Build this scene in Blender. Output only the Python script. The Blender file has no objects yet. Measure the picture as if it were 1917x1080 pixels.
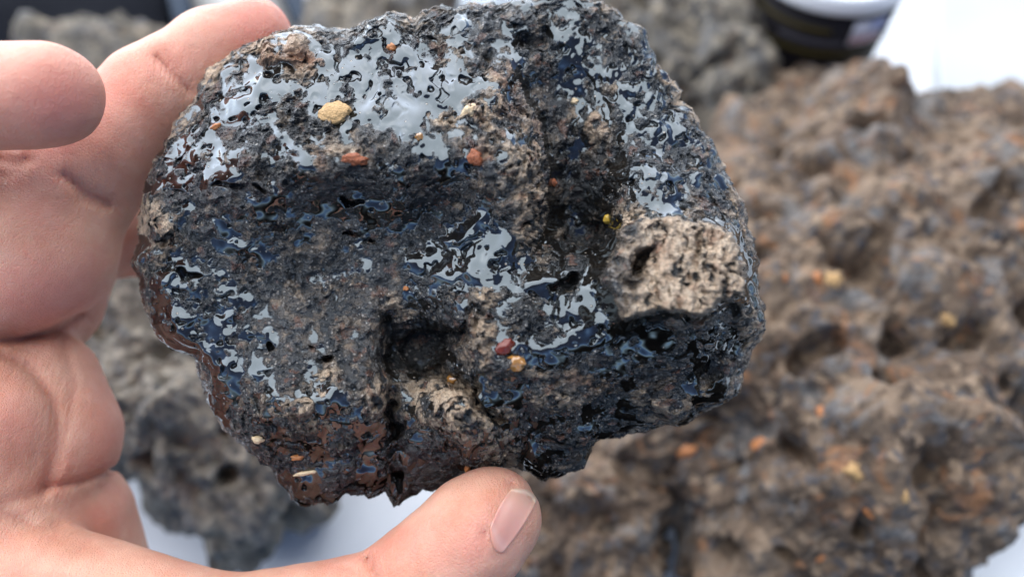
import bpy, math, random
import numpy as np
from mathutils import Vector, Matrix
from mathutils.bvhtree import BVHTree
R = math.radians
S = bpy.context.scene
COL = S.collection
random.seed(4)

# ------------------------------------------------------------------ camera, light
PITCH = R(55.0)
CAM = np.array([0.0, 0.0, 0.285])
FW = np.array([0.0, math.cos(PITCH), -math.sin(PITCH)])
UP = np.array([0.0, math.sin(PITCH), math.cos(PITCH)])
RT = np.array([1.0, 0.0, 0.0])
F = 1385.0
cd = bpy.data.cameras.new('camera')
cam = bpy.data.objects.new('camera', cd)
COL.objects.link(cam)
cam.location = CAM
cam.rotation_euler = (math.pi / 2 - PITCH, 0, 0)
cd.sensor_width = 36.0
cd.lens = 36.0 * F / 1917.0
cd.clip_start = 0.01
cd.clip_end = 100.0
cd.dof.use_dof = True
cd.dof.focus_distance = 0.137
cd.dof.aperture_fstop = 7.0
S.camera = cam

SUN_EL, SUN_ROT = R(50), R(-28)
w = bpy.data.worlds.new('World')
S.world = w
w.use_nodes = True
nt = w.node_tree
bg = nt.nodes['Background']
sky = nt.nodes.new('ShaderNodeTexSky')
sky.sky_type = 'NISHITA'
sky.sun_disc = False
sky.sun_elevation = SUN_EL
sky.sun_rotation = SUN_ROT
sky.air_density = 0.35
sky.dust_density = 0.4
sky.ozone_density = 1.5
nt.links.new(sky.outputs[0], bg.inputs[0])
bg.inputs[1].default_value = 0.05
ld = bpy.data.lights.new('sun', 'SUN')
ld.energy = 1.5
ld.angle = R(122)
ld.color = (0.97, 0.985, 1.0)
sun = bpy.data.objects.new('sun', ld)
COL.objects.link(sun)
sdir = Vector((math.sin(SUN_ROT) * math.cos(SUN_EL), math.cos(SUN_ROT) * math.cos(SUN_EL), math.sin(SUN_EL)))
sun.rotation_euler = sdir.to_track_quat('Z', 'Y').to_euler()
S.view_settings.view_transform = 'Standard'
S.view_settings.look = 'None'
S.view_settings.exposure = 2.52
S.view_settings.gamma = 1.0

# ------------------------------------------------------------------ numpy helpers
def Wp(px, py, d):
    """point at depth d (m) on the ray through source pixel px,py"""
    px = np.asarray(px, float); py = np.asarray(py, float); d = np.asarray(d, float)
    a = (px - 958.5) / F * d
    b = -(py - 540.0) / F * d
    return CAM + d[..., None] * FW + a[..., None] * RT + b[..., None] * UP

def ray_plane(px, py, z):
    px = np.asarray(px, float); py = np.asarray(py, float)
    dr = FW + ((px - 958.5) / F)[..., None] * RT - ((py - 540.0) / F)[..., None] * UP
    t = (z - CAM[2]) / dr[..., 2]
    return CAM + t[..., None] * dr

def _hash(ix, iy, iz, seed):
    h = (ix * 73856093) ^ (iy * 19349663) ^ (iz * 83492791) ^ (seed * 2654435)
    h = (h ^ (h >> 13)) * 1274126177
    h &= 0x7fffffff
    return h ^ (h >> 16)

_G = np.random.RandomState(7).normal(size=(256, 3))
_G /= np.linalg.norm(_G, axis=1)[:, None]
_G = _G.astype(np.float32)

def perlin(p, seed=0):
    p = p.astype(np.float32)
    i = np.floor(p).astype(np.int64)
    f = p - i
    u = f * f * f * (f * (f * 6 - 15) + 10)
    out = 0
    for dx in (0, 1):
        wx = u[:, 0] if dx else 1 - u[:, 0]
        for dy in (0, 1):
            wy = u[:, 1] if dy else 1 - u[:, 1]
            for dz in (0, 1):
                wz = u[:, 2] if dz else 1 - u[:, 2]
                g = _G[_hash(i[:, 0] + dx, i[:, 1] + dy, i[:, 2] + dz, seed) & 255]
                out = out + wx * wy * wz * (g[:, 0] * (f[:, 0] - dx) + g[:, 1] * (f[:, 1] - dy) + g[:, 2] * (f[:, 2] - dz))
    return out * 1.5

def fbm(p, octaves=4, lac=2.03, gain=0.5, seed=0):
    s, a = 0, 1.0
    for o in range(octaves):
        s = s + a * perlin(p * lac ** o, seed + o * 17)
        a *= gain
    return s

def worley(p, seed=0):
    """F1, F2 and a random value per cell"""
    p = p.astype(np.float32)
    i = np.floor(p).astype(np.int64)
    f1 = np.full(len(p), 9.0, np.float32); f2 = f1.copy(); cid = np.zeros(len(p), np.float32)
    for dx in (-1, 0, 1):
        for dy in (-1, 0, 1):
            for dz in (-1, 0, 1):
                c0, c1, c2 = i[:, 0] + dx, i[:, 1] + dy, i[:, 2] + dz
                h = _hash(c0, c1, c2, seed + 101)
                ox = (h & 1023) / 1023.0; oy = ((h >> 10) & 1023) / 1023.0; oz = ((h >> 20) & 1023) / 1023.0
                d = np.sqrt((c0 + ox - p[:, 0]) ** 2 + (c1 + oy - p[:, 1]) ** 2 + (c2 + oz - p[:, 2]) ** 2).astype(np.float32)
                near = d < f1
                f2 = np.where(near, f1, np.minimum(f2, d))
                cid = np.where(near, ((h >> 5) & 255) / 255.0, cid)
                f1 = np.where(near, d, f1)
    return f1, f2, cid

def sstep(a, b, x):
    t = np.clip((x - a) / (b - a), 0, 1)
    return t * t * (3 - 2 * t)

def smax(a, b, k):
    h = np.clip(0.5 + 0.5 * (a - b) / k, 0, 1)
    return b * (1 - h) + a * h + k * h * (1 - h)

def smin(a, b, k):
    return -smax(-a, -b, k)

def gau(X, Y, cx, cy, rx, ry=None, ang=0.0):
    ry = ry or rx
    c, s = math.cos(R(ang)), math.sin(R(ang))
    dx, dy = X - cx, Y - cy
    a = (dx * c + dy * s) / rx
    b = (-dx * s + dy * c) / ry
    return np.exp(-(a * a + b * b))

def ell(X, Y, cx, cy, rx, ry=None, ang=0.0):
    """normalised elliptical distance"""
    ry = ry or rx
    c, s = math.cos(R(ang)), math.sin(R(ang))
    dx, dy = X - cx, Y - cy
    return np.sqrt(((dx * c + dy * s) / rx) ** 2 + ((-dx * s + dy * c) / ry) ** 2)

def seg_dist(X, Y, pts):
    d = np.full(X.shape, 1e9, np.float32)
    for (x0, y0), (x1, y1) in zip(pts[:-1], pts[1:]):
        vx, vy = x1 - x0, y1 - y0
        t = np.clip(((X - x0) * vx + (Y - y0) * vy) / (vx * vx + vy * vy), 0, 1)
        d = np.minimum(d, np.hypot(X - x0 - t * vx, Y - y0 - t * vy))
    return d

def make_mesh(name, verts, faces, mat, smooth=True, parent=None, attrs=None):
    """faces: list of int arrays (n,3) / (n,4) or a python list of tuples"""
    me = bpy.data.meshes.new(name)
    verts = np.asarray(verts, np.float32)
    me.vertices.add(len(verts))
    me.vertices.foreach_set('co', verts.ravel())
    loops, starts, n = [], [], 0
    for fa in faces:
        fa = np.asarray(fa, np.int32)
        loops.append(fa.ravel())
        starts.append(n + np.arange(len(fa), dtype=np.int32) * fa.shape[1])
        n += fa.size
    loops = np.concatenate(loops); starts = np.concatenate(starts)
    me.loops.add(len(loops)); me.loops.foreach_set('vertex_index', loops)
    me.polygons.add(len(starts)); me.polygons.foreach_set('loop_start', starts)
    me.update(calc_edges=True)
    if smooth:
        me.polygons.foreach_set('use_smooth', np.ones(len(starts), bool))
    for k, v in (attrs or {}).items():
        at = me.attributes.new(k, 'FLOAT', 'POINT')
        at.data.foreach_set('value', np.asarray(v, np.float32))
    me.materials.append(mat)
    me.validate()
    o = bpy.data.objects.new(name, me)
    COL.objects.link(o)
    if parent: o.parent = parent
    return o

def tag(o, label=None, cat=None, group=None, kind=None):
    for k, v in (('label', label), ('category', cat), ('group', group), ('kind', kind)):
        if v: o[k] = v
    return o

def disc_grid(N):
    """concentric map of an (N+1)^2 grid to the unit disc: r, theta"""
    g = np.linspace(-1, 1, N + 1)
    a, b = np.meshgrid(g, g, indexing='xy')
    r = np.maximum(abs(a), abs(b))
    th = np.where(abs(a) > abs(b),
                  np.where(a > 0, (math.pi / 4) * (b / np.where(a == 0, 1, a)), math.pi + (math.pi / 4) * (b / np.where(a == 0, 1, a))),
                  np.where(b > 0, math.pi / 2 - (math.pi / 4) * (a / np.where(b == 0, 1, b)), -math.pi / 2 - (math.pi / 4) * (a / np.where(b == 0, 1, b))))
    th = np.where(r == 0, 0, th)
    return r.ravel(), th.ravel()

def grid_quads(N, flip=False):
    i = np.arange(N * (N + 1)).reshape(N, N + 1)[:, :N].ravel()
    q = np.stack([i, i + 1, i + N + 2, i + N + 1], 1)
    return q[:, ::-1] if flip else q

def outline_radius(poly, cx, cy):
    """closed polygon -> function theta -> radius (theta in image sense, y down)"""
    P = np.array(poly, float)
    th = np.unwrap(np.arctan2(P[:, 1] - cy, P[:, 0] - cx))
    if th[-1] < th[0]:
        P, th = P[::-1], np.unwrap(np.arctan2(P[::-1, 1] - cy, P[::-1, 0] - cx))
    r = np.hypot(P[:, 0] - cx, P[:, 1] - cy)
    th = np.maximum.accumulate(th)
    tt = np.concatenate([th - 2 * math.pi, th, th + 2 * math.pi]); rr = np.tile(r, 3)
    def fn(t):
        base = th[0]
        t2 = (t - base) % (2 * math.pi) + base
        return np.interp(t2, tt, rr)
    return fn

# ------------------------------------------------------------------ materials
def new_mat(name):
    m = bpy.data.materials.new(name)
    m.use_nodes = True
    return m, m.node_tree, m.node_tree.nodes['Principled BSDF']

class NT:
    def __init__(s, nt): s.nt = nt
    def node(s, typ, **kw):
        n = s.nt.nodes.new(typ)
        for k, v in kw.items():
            if hasattr(n, k): setattr(n, k, v)
        return n
    def link(s, a, b): s.nt.links.new(a, b)
    def val(s, x, sock):
        if hasattr(x, 'links') or hasattr(x, 'is_output'): s.link(x, sock)
        else: sock.default_value = x
    def attr(s, name): return s.node('ShaderNodeAttribute', attribute_name=name).outputs['Fac']
    def coords(s): return s.node('ShaderNodeTexCoord').outputs['Object']
    def noise(s, scale, detail=4, rough=0.55, vec=None, dist=0.0, out='Fac'):
        n = s.node('ShaderNodeTexNoise')
        n.inputs['Scale'].default_value = scale; n.inputs['Detail'].default_value = detail
        n.inputs['Roughness'].default_value = rough; n.inputs['Distortion'].default_value = dist
        s.link(vec if vec is not None else s.coords(), n.inputs['Vector'])
        return n.outputs[out]
    def voro(s, scale, vec=None, feature='F1', out='Distance'):
        n = s.node('ShaderNodeTexVoronoi', feature=feature)
        n.inputs['Scale'].default_value = scale
        s.link(vec if vec is not None else s.coords(), n.inputs['Vector'])
        return n.outputs[out]
    def ramp(s, x, stops):
        n = s.node('ShaderNodeValToRGB')
        e = n.color_ramp.elements
        while len(e) < len(stops): e.new(0.5)
        for el, (p, c) in zip(e, stops):
            el.position = p
            el.color = (c, c, c, 1) if isinstance(c, (int, float)) else (*c, 1)
        s.link(x, n.inputs[0])
        return n.outputs[0]
    def math(s, op, a, b=0.0, c=None):
        n = s.node('ShaderNodeMath', operation=op)
        s.val(a, n.inputs[0]); s.val(b, n.inputs[1])
        if c is not None: s.val(c, n.inputs[2])
        return n.outputs[0]
    def mix(s, f, a, b):
        n = s.node('ShaderNodeMix', data_type='RGBA')
        s.val(f, n.inputs[0])
        for x, so in ((a, n.inputs[6]), (b, n.inputs[7])):
            if isinstance(x, tuple): so.default_value = (*x, 1)
            else: s.link(x, so)
        return n.outputs[2]
    def fmix(s, f, a, b):
        n = s.node('ShaderNodeMix', data_type='FLOAT')
        s.val(f, n.inputs[0]); s.val(a, n.inputs[2]); s.val(b, n.inputs[3])
        return n.outputs[0]
    def bump(s, h, strength, dist, prev=None):
        n = s.node('ShaderNodeBump')
        n.inputs['Strength'].default_value = strength if isinstance(strength, (int, float)) else 1
        if not isinstance(strength, (int, float)): s.link(strength, n.inputs['Strength'])
        n.inputs['Distance'].default_value = dist
        s.link(h, n.inputs['Height'])
        if prev is not None: s.link(prev, n.inputs['Normal'])
        return n.outputs[0]

def wet_rock_mat():
    m, nt, b = new_mat('wet_black_rock')
    t = NT(nt)
    film, tan, rust, brown, grain = (t.attr(k) for k in ('film', 'tan', 'rust', 'brown', 'grain'))
    n1 = t.noise(900, 5, 0.65)
    n2 = t.noise(3200, 3, 0.6)
    n3 = t.noise(260, 4, 0.6)
    dark = t.mix(t.ramp(n3, [(0.35, 0), (0.7, 1)]), (0.004, 0.004, 0.0045), (0.013, 0.012, 0.011))
    grey = t.mix(t.ramp(n1, [(0.35, 0), (0.68, 1)]), (0.003, 0.003, 0.0035), (0.032, 0.030, 0.029))
    c = t.mix(t.math('MULTIPLY', grain, t.ramp(n2, [(0.38, 0.1), (0.66, 1.0)])), dark, grey)
    fl = t.node('ShaderNodeTexVoronoi'); fl.inputs['Scale'].default_value = 1500
    t.link(t.coords(), fl.inputs['Vector'])
    fs = t.node('ShaderNodeSeparateColor'); t.link(fl.outputs['Color'], fs.inputs[0])
    fm = t.math('MULTIPLY', t.ramp(fs.outputs[0], [(0.74, 0), (0.78, 1)]), t.ramp(fl.outputs['Distance'], [(0.30, 1), (0.45, 0)]))
    fm = t.math('MULTIPLY', fm, t.ramp(n3, [(0.42, 0.15), (0.58, 1)]))
    c = t.mix(t.math('MULTIPLY', fm, 0.85), c, t.mix(fs.outputs[1], (0.16, 0.13, 0.10), (0.55, 0.50, 0.44)))
    tanc = t.mix(t.ramp(n1, [(0.3, 0), (0.72, 1)]), (0.42, 0.275, 0.17), (0.86, 0.69, 0.50))
    tanm = t.math('MULTIPLY', tan, t.ramp(n2, [(0.36, 0.45), (0.55, 1.0)]))
    c = t.mix(tanm, c, tanc)
    rustc = t.mix(n1, (0.10, 0.022, 0.008), (0.36, 0.13, 0.045))
    c = t.mix(t.math('MULTIPLY', rust, t.ramp(n2, [(0.36, 0.3), (0.6, 1.0)])), c, rustc)
    c = t.mix(t.math('MULTIPLY', brown, 0.75), c, t.mix(n3, (0.009, 0.005, 0.0035), (0.030, 0.014, 0.009)))
    filmc = t.mix(brown, t.mix(n3, (0.003, 0.003, 0.003), (0.014, 0.011, 0.008)), (0.009, 0.005, 0.0035))
    c = t.mix(t.math('MULTIPLY', film, 0.93), c, filmc)
    sv = t.node('ShaderNodeTexVoronoi'); sv.inputs['Scale'].default_value = 850
    t.link(t.coords(), sv.inputs['Vector'])
    sr = t.node('ShaderNodeSeparateColor'); t.link(sv.outputs['Color'], sr.inputs[0])
    speck = t.math('MULTIPLY', t.ramp(sv.outputs['Distance'], [(0.13, 1), (0.22, 0)]), t.ramp(sr.outputs[0], [(0.72, 0), (0.76, 1)]))
    c = t.mix(t.math('MULTIPLY', t.math('MULTIPLY', speck, film), 0.8), c, t.mix(sr.outputs[1], (0.05, 0.04, 0.035), (0.42, 0.33, 0.24)))
    t.link(c, b.inputs['Base Color'])
    rgh = t.fmix(film, t.fmix(tan, 0.17, 0.45), t.ramp(t.noise(1500, 2), [(0.45, 0.025), (0.8, 0.10)]))
    t.link(rgh, b.inputs['Roughness'])
    t.link(t.mix(film, (0.90, 0.96, 1.0), (0.80, 0.93, 1.0)), b.inputs['Specular Tint'])
    t.link(t.fmix(film, t.fmix(tan, 1.95, 1.5), 1.9), b.inputs['IOR'])
    inv = t.math('SUBTRACT', 1.0, film)
    bn = t.bump(n1, t.math('MULTIPLY', inv, 1.0), 0.0013)
    bn = t.bump(n2, t.math('MULTIPLY', inv, 0.9), 0.00045, bn)
    bn = t.bump(speck, 0.5, 0.0003, bn)
    t.link(bn, b.inputs['Normal'])
    return m

def dry_rock_mat(name, lo, mid, hi, rust=0.5, spec=0.3):
    m, nt, b = new_mat(name)
    t = NT(nt)
    n0 = t.noise(38, 3, 0.6, dist=0.6)
    n1 = t.noise(150, 5, 0.62)
    n2 = t.noise(620, 3, 0.6)
    c = t.mix(t.ramp(n1, [(0.33, 0), (0.66, 1)]), lo, mid)
    c = t.mix(t.ramp(n0, [(0.48, 0), (0.66, 1)]), c, t.mix(n2, mid, hi))
    vc = t.voro(330, out='Color')
    sp = t.node('ShaderNodeSeparateColor'); t.link(vc, sp.inputs[0])
    c = t.mix(t.math('MULTIPLY', t.ramp(sp.outputs[0], [(0.80, 0), (0.86, 1)]), 0.55), c, hi)
    c = t.mix(t.math('MULTIPLY', t.ramp(sp.outputs[1], [(0.82, 0), (0.88, 1)]), 0.6), c, (0.06, 0.065, 0.075))
    c = t.mix(t.math('MULTIPLY', t.ramp(t.noise(62, 4, 0.6, dist=0.8, vec=None), [(0.55, 0), (0.64, 1)]), 0.6), c, t.mix(n2, (0.09, 0.095, 0.10), (0.22, 0.22, 0.215)))
    rn = t.noise(85, 4, 0.6, dist=1.0)
    c = t.mix(t.math('MULTIPLY', t.ramp(rn, [(0.57, 0), (0.70, 1)]), rust), c, (0.27, 0.125, 0.055))
    t.link(c, b.inputs['Base Color'])
    b.inputs['Roughness'].default_value = 0.78
    b.inputs['Specular IOR Level'].default_value = spec
    bn = t.bump(n1, 0.8, 0.003)
    bn = t.bump(n2, 0.7, 0.001, bn)
    t.link(bn, b.inputs['Normal'])
    return m

def simple_mat(name, col, rough=0.5, spec=0.5, var=0.12, scale=200, bump=0.0, bscale=900, **kw):
    m, nt, b = new_mat(name)
    t = NT(nt)
    n = t.noise(scale, 4)
    d = tuple(x * (1 - var) for x in col); u = tuple(min(1, x * (1 + var)) for x in col)
    t.link(t.mix(n, d, u), b.inputs['Base Color'])
    b.inputs['Roughness'].default_value = rough
    b.inputs['Specular IOR Level'].default_value = spec
    if bump: t.link(t.bump(t.noise(bscale, 3), bump, 0.0006), b.inputs['Normal'])
    for k, v in kw.items(): b.inputs[k.replace('_', ' ')].default_value = v
    return m

def skin_mat():
    m, nt, b = new_mat('skin')
    t = NT(nt)
    red, crease = t.attr('red'), t.attr('crease')
    n = t.noise(110, 4, 0.55)
    fine = t.noise(1500, 3, 0.6)
    c = t.mix(t.ramp(n, [(0.3, 0), (0.7, 1)]), (0.54, 0.245, 0.155), (0.69, 0.395, 0.285))
    c = t.mix(t.math('MULTIPLY', t.ramp(fine, [(0.3, 0), (0.7, 1)]), 0.25), c, (0.62, 0.34, 0.25))
    c = t.mix(t.math('MULTIPLY', t.ramp(t.noise(48, 5, 0.65), [(0.45, 0), (0.65, 1)]), 0.6), c, (0.60, 0.22, 0.16))
    c = t.mix(t.math('MULTIPLY', red, 0.8), c, (0.64, 0.22, 0.17))
    c = t.mix(t.math('MULTIPLY', crease, 0.7), c, (0.55, 0.21, 0.14))
    t.link(c, b.inputs['Base Color'])
    b.inputs['Roughness'].default_value = 0.46
    b.inputs['Specular IOR Level'].default_value = 0.4
    b.inputs['Subsurface Weight'].default_value = 0.6
    b.inputs['Subsurface Radius'].default_value = (1.0, 0.35, 0.2)
    b.inputs['Subsurface Scale'].default_value = 0.0035
    wv = t.node('ShaderNodeTexWave', wave_type='BANDS', bands_direction='DIAGONAL')
    wv.inputs['Scale'].default_value = 620; wv.inputs['Distortion'].default_value = 5.0
    wv.inputs['Detail'].default_value = 2; wv.inputs['Detail Scale'].default_value = 0.25
    t.link(t.coords(), wv.inputs['Vector'])
    mp = t.node('ShaderNodeMapping'); mp.vector_type = 'POINT'
    mp.inputs['Rotation'].default_value = (0, R(35), R(-42)); mp.inputs['Scale'].default_value = (1.0, 0.16, 0.5)
    t.link(t.coords(), mp.inputs['Vector'])
    wr = t.noise(1500, 3, 0.6, vec=mp.outputs[0])
    vor = t.voro(1900, feature='DISTANCE_TO_EDGE')
    bn = t.bump(t.ramp(vor, [(0.0, 0), (0.18, 1)]), 0.4, 0.0003)
    bn = t.bump(wv.outputs['Fac'], 0.07, 0.0002, bn)
    bn = t.bump(wr, t.math('ADD', 0.12, t.math('MULTIPLY', t.attr('wrinkle'), 0.6)), 0.0007, bn)
    bn = t.bump(t.noise(420, 4), 0.3, 0.0008, bn)
    t.link(bn, b.inputs['Normal'])
    return m

M_wet = wet_rock_mat()
M_skin = skin_mat()
M_brown = dry_rock_mat('dry_brown_rock', (0.026, 0.018, 0.013), (0.132, 0.091, 0.062), (0.28, 0.205, 0.14), 0.8)
M_olive = dry_rock_mat('dry_grey_rock', (0.085, 0.076, 0.062), (0.20, 0.178, 0.142), (0.34, 0.30, 0.24), 0.2)
M_slate = dry_rock_mat('dry_dark_rock', (0.045, 0.043, 0.040), (0.15, 0.13, 0.102), (0.33, 0.28, 0.20), 0.25)

# ------------------------------------------------------------------ held rock
OUT = [(545,48),(590,50),(625,60),(650,58),(690,40),(725,26),(758,30),(775,44),(790,26),(830,10),(880,15),(930,3),(985,-4),(1040,-10),(1095,-4),
 (1130,6),(1160,26),(1190,56),(1218,85),(1236,115),(1260,136),(1280,168),(1272,188),(1295,206),(1312,228),(1330,260),(1345,290),(1350,322),
 (1375,352),(1396,386),(1403,420),(1406,460),(1419,490),(1413,520),(1425,560),(1433,602),(1415,636),(1396,652),(1390,692),(1376,732),(1345,762),
 (1308,780),(1270,797),(1238,788),(1200,803),(1150,818),(1116,838),(1086,866),(1052,884),(1020,895),(985,884),(960,872),(900,890),(830,905),
 (765,928),(738,943),(722,914),(690,931),(650,914),(625,938),(545,935),(538,918),(505,882),(465,842),(440,810),(410,782),(385,752),(370,702),
 (350,668),(310,640),(276,612),(265,562),(262,522),(246,492),(250,472),(262,455),(259,420),(265,370),(280,320),(305,272),(335,222),(356,188),
 (375,152),(402,124),(440,92),(480,76),(512,60)]
OC = (840, 470)
# control heights of the big relief (source px along the view axis, toward the camera)
CTL = [(545,90,35),(480,130,40),(400,190,35),(340,290,40),(300,400,45),(290,520,45),(330,600,50),(400,680,55),(450,760,60),(520,860,35),
 (650,110,55),(650,190,95),(620,260,125),(600,310,140),(450,260,85),(430,330,100),(350,350,65),(420,420,78),(500,370,105),(600,370,100),(600,430,72),(520,480,66),
 (600,520,60),(520,600,68),(640,600,72),(600,700,92),(500,720,92),(560,780,112),(480,800,70),(600,830,70),(560,900,25),(680,800,85),(680,880,40),(700,720,100),
 (740,110,60),(830,60,45),(830,150,80),(830,220,112),(800,290,145),(760,340,130),(780,390,92),(740,440,76),(720,520,76),(700,600,82),
 (930,60,30),(920,130,75),(930,220,110),(960,290,140),(900,330,140),(880,390,105),(980,380,128),(900,440,102),(970,440,118),
 (1060,60,10),(1060,160,5),(1070,260,8),(1080,340,0),(1140,90,15),(1150,180,25),(1160,260,45),(1230,180,18),(1240,260,45),(1300,280,35),
 (1180,320,75),(1250,335,85),(1320,350,60),(1090,430,-15),(1170,390,98),(1260,390,110),(1360,410,75),(1140,470,95),
 (1200,430,135),(1300,430,135),(1380,470,85),(1180,570,168),(1280,570,172),(1370,560,110),(1210,620,135),(1300,630,120),(1390,610,50),
 (820,490,90),(900,510,110),(980,520,122),(1060,500,100),(840,580,118),(920,600,140),(1000,590,142),(1080,590,124),(960,670,150),(1060,660,140),(880,660,135),
 (1130,560,128),(1140,660,128),(1000,740,118),(1100,730,112),(1200,710,95),(1290,700,70),(1350,690,45),(940,790,95),(1040,800,75),(1150,780,55),(1260,760,45),
 (850,790,110),(880,850,70),(1020,860,35),(760,860,40),(790,700,30),(800,640,10)]
CTL = np.array(CTL, float)

def rbf_fit(C):
    d = np.hypot(C[:, None, 0] - C[None, :, 0], C[:, None, 1] - C[None, :, 1]) / 100
    A = np.sqrt(d * d + 0.15)
    A = A + np.eye(len(C)) * -0.02
    P = np.c_[np.ones(len(C)), C[:, 0] / 1000, C[:, 1] / 1000]
    n = len(C)
    K = np.zeros((n + 3, n + 3)); K[:n, :n] = A; K[:n, n:] = P; K[n:, :n] = P.T
    return np.linalg.solve(K, np.r_[C[:, 2], 0, 0, 0])

def rbf_eval(C, wts, X, Y):
    h = wts[len(C)] + wts[len(C) + 1] * X / 1000 + wts[len(C) + 2] * Y / 1000
    for (x, y, _), wt in zip(C, wts):
        h = h + wt * np.sqrt(((X - x) ** 2 + (Y - y) ** 2) / 1e4 + 0.15)
    return h

WTS = rbf_fit(CTL)
DR = 0.150                      # depth of the rim plane
PX = DR / F                     # metres per source pixel there

POOLS = [(655,120,60,34,10,6),(720,170,46,24,0,5),(610,105,34,24,0,5),(560,185,30,20,0,6),(835,165,58,42,10,14),(480,185,42,35,-40,10),(445,180,30,40,0,8),(560,170,50,25,0,6),
 (770,210,60,18,20,6),(900,500,75,40,-5,12),(860,450,40,30,0,7),(1080,575,32,62,-25,14),(1030,520,40,25,0,10),(770,495,30,22,0,9),(372,285,40,36,0,8),(315,530,36,24,0,9),
 (460,470,26,24,0,7),(410,690,26,34,30,7),(615,760,22,40,20,9),(500,760,16,26,20,7),(1180,345,44,26,20,8),(1240,330,40,16,20,7),(865,50,30,36,0,7),(870,760,36,26,20,7),
 (745,655,34,34,0,6),(1060,60,26,60,0,5),(1110,150,40,50,0,3),(990,660,60,26,0,5),(1090,640,60,30,0,6),(1260,745,26,18,0,6),(470,620,60,20,-20,4),(390,600,50,24,0,5),
 (840,280,50,24,0,4),(760,250,50,24,0,5),(1190,440,24,20,0,6),(1135,600,36,60,0,6),(350,450,40,20,0,3),(1285,465,16,26,0,6),
 (770,110,22,60,-30,8),(330,640,40,30,30,5),(960,770,60,40,0,3)]
TANS = [(500,85,64,32,-30,1.0),(555,115,55,44,0,.8),(930,160,30,60,0,.6),(880,215,36,26,0,.9),(815,220,20,14,0,.8),(930,300,60,70,0,.45),(1004,330,26,130,0,.75),(985,420,26,50,0,.5),
 (1260,500,50,95,-8,1.0),(1330,500,50,70,0,.75),(1190,460,40,50,0,.6),(1200,570,60,24,0,.7),(1190,410,50,20,0,.6),(560,755,60,22,-10,.9),(615,725,20,34,0,.9),(710,745,30,34,0,.7),
 (850,770,70,40,20,1.5),(910,555,22,20,0,.7),(905,620,26,26,0,.8),(890,670,24,20,0,.8),(1000,700,40,16,10,.6),(1100,710,36,16,10,.55),(1045,750,36,20,0,.6),(300,430,26,46,0,.7),
 (275,385,18,40,0,.6),(400,125,50,14,-45,.6),(640,270,70,20,10,.45),(590,300,30,26,0,.45),(420,300,50,26,20,.4),(1110,240,26,40,0,.6),(1085,215,22,18,0,.6),(1150,165,20,12,0,.5),
 (1245,150,16,40,-30,.6),(1310,220,14,30,-30,.6),(1405,600,18,60,10,.6),(1380,410,16,50,0,.4),(1300,740,60,14,-20,.45),(1215,745,30,26,0,.5),(840,110,40,50,0,.4),(750,50,40,14,-20,.4),
 (620,600,120,60,0,.18),(560,450,80,40,0,.15),(740,570,24,18,0,.6),(600,800,50,14,10,.5),(1030,440,18,10,0,.5),(680,215,40,14,0,.5),(350,230,14,50,30,.45),(630,860,90,40,0,.12),(900,790,50,40,0,.4),(930,850,40,24,0,.4)]
RUSTS = [(560,108,44,22,0,.9),(490,112,46,20,-30,.7),(950,170,20,42,0,.9),(890,295,26,28,0,.7),(735,95,14,24,0,.8),(1240,465,14,50,0,.5),(540,60,24,12,0,.7),(1010,240,14,40,10,.5),(1090,712,40,10,10,.6),
 (890,665,24,8,0,.5),(1330,385,30,8,20,.6),(575,110,30,10,20,.5),(1120,235,12,12,0,.4),(1260,130,10,20,0,.5),(600,300,10,30,10,.5),(420,240,16,12,0,.4)]
PITS = [(600,675,16,10,-20,40),(690,460,14,10,20,30),(650,370,16,9,20,26),(655,435,18,8,30,24),(1203,492,27,32,0,75),(1185,540,20,14,0,18),(1300,455,12,30,0,14),(1090,435,48,32,0,60),(838,628,74,30,-18,70),(785,660,40,44,20,55),(742,650,36,50,10,34),(880,600,20,26,40,24),
 (840,715,60,20,28,70),(905,760,50,12,35,50),(735,790,16,60,0,60),(430,348,22,10,0,22),(1060,515,26,12,-15,50),(515,635,10,6,0,20),(1330,690,26,40,25,35),(905,110,18,28,0,26),(990,70,40,34,0,26),
 (480,345,26,9,0,16),(580,640,8,6,0,16),(520,410,18,8,0,16),(720,130,26,38,-30,14),(1300,590,40,8,0,14),(895,880,14,16,0,40),(985,868,14,24,0,40),(745,900,12,30,0,45),(350,500,24,12,0,18),(300,450,12,16,0,16)]
KNOBS = [(640,160,24,15,0,10),(722,215,28,18,0,12),(675,85,30,14,0,10),(790,175,16,22,0,9),(545,205,24,18,0,10),(420,205,18,26,0,10),(930,545,22,16,0,12),(980,520,14,20,0,9),(1030,565,18,14,0,9),(600,115,20,12,0,9),(852,785,72,54,20,50),(905,850,40,36,0,22),(1035,855,44,34,0,24),(1262,750,42,34,0,22),(1345,705,34,44,20,20),(300,405,40,50,0,14),(525,95,56,30,-20,18),(880,215,26,20,0,14),
 (1110,245,26,30,0,14),(1085,490,26,16,0,20),(560,760,40,26,0,10),(1395,600,26,34,0,16),(1385,440,26,30,0,12),(700,60,44,26,-10,14),(340,560,40,50,0,12),(625,725,16,22,0,8),
 (905,600,26,22,0,10),(945,690,60,26,0,10),(1090,830,40,22,0,14),(780,850,50,40,0,16),(640,880,60,30,0,10)]

def acc(X, Y, lst, fn=gau):
    s = np.zeros_like(X)
    for a in lst: s = s + a[5] * gau(X, Y, *a[:5])
    return s

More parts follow.
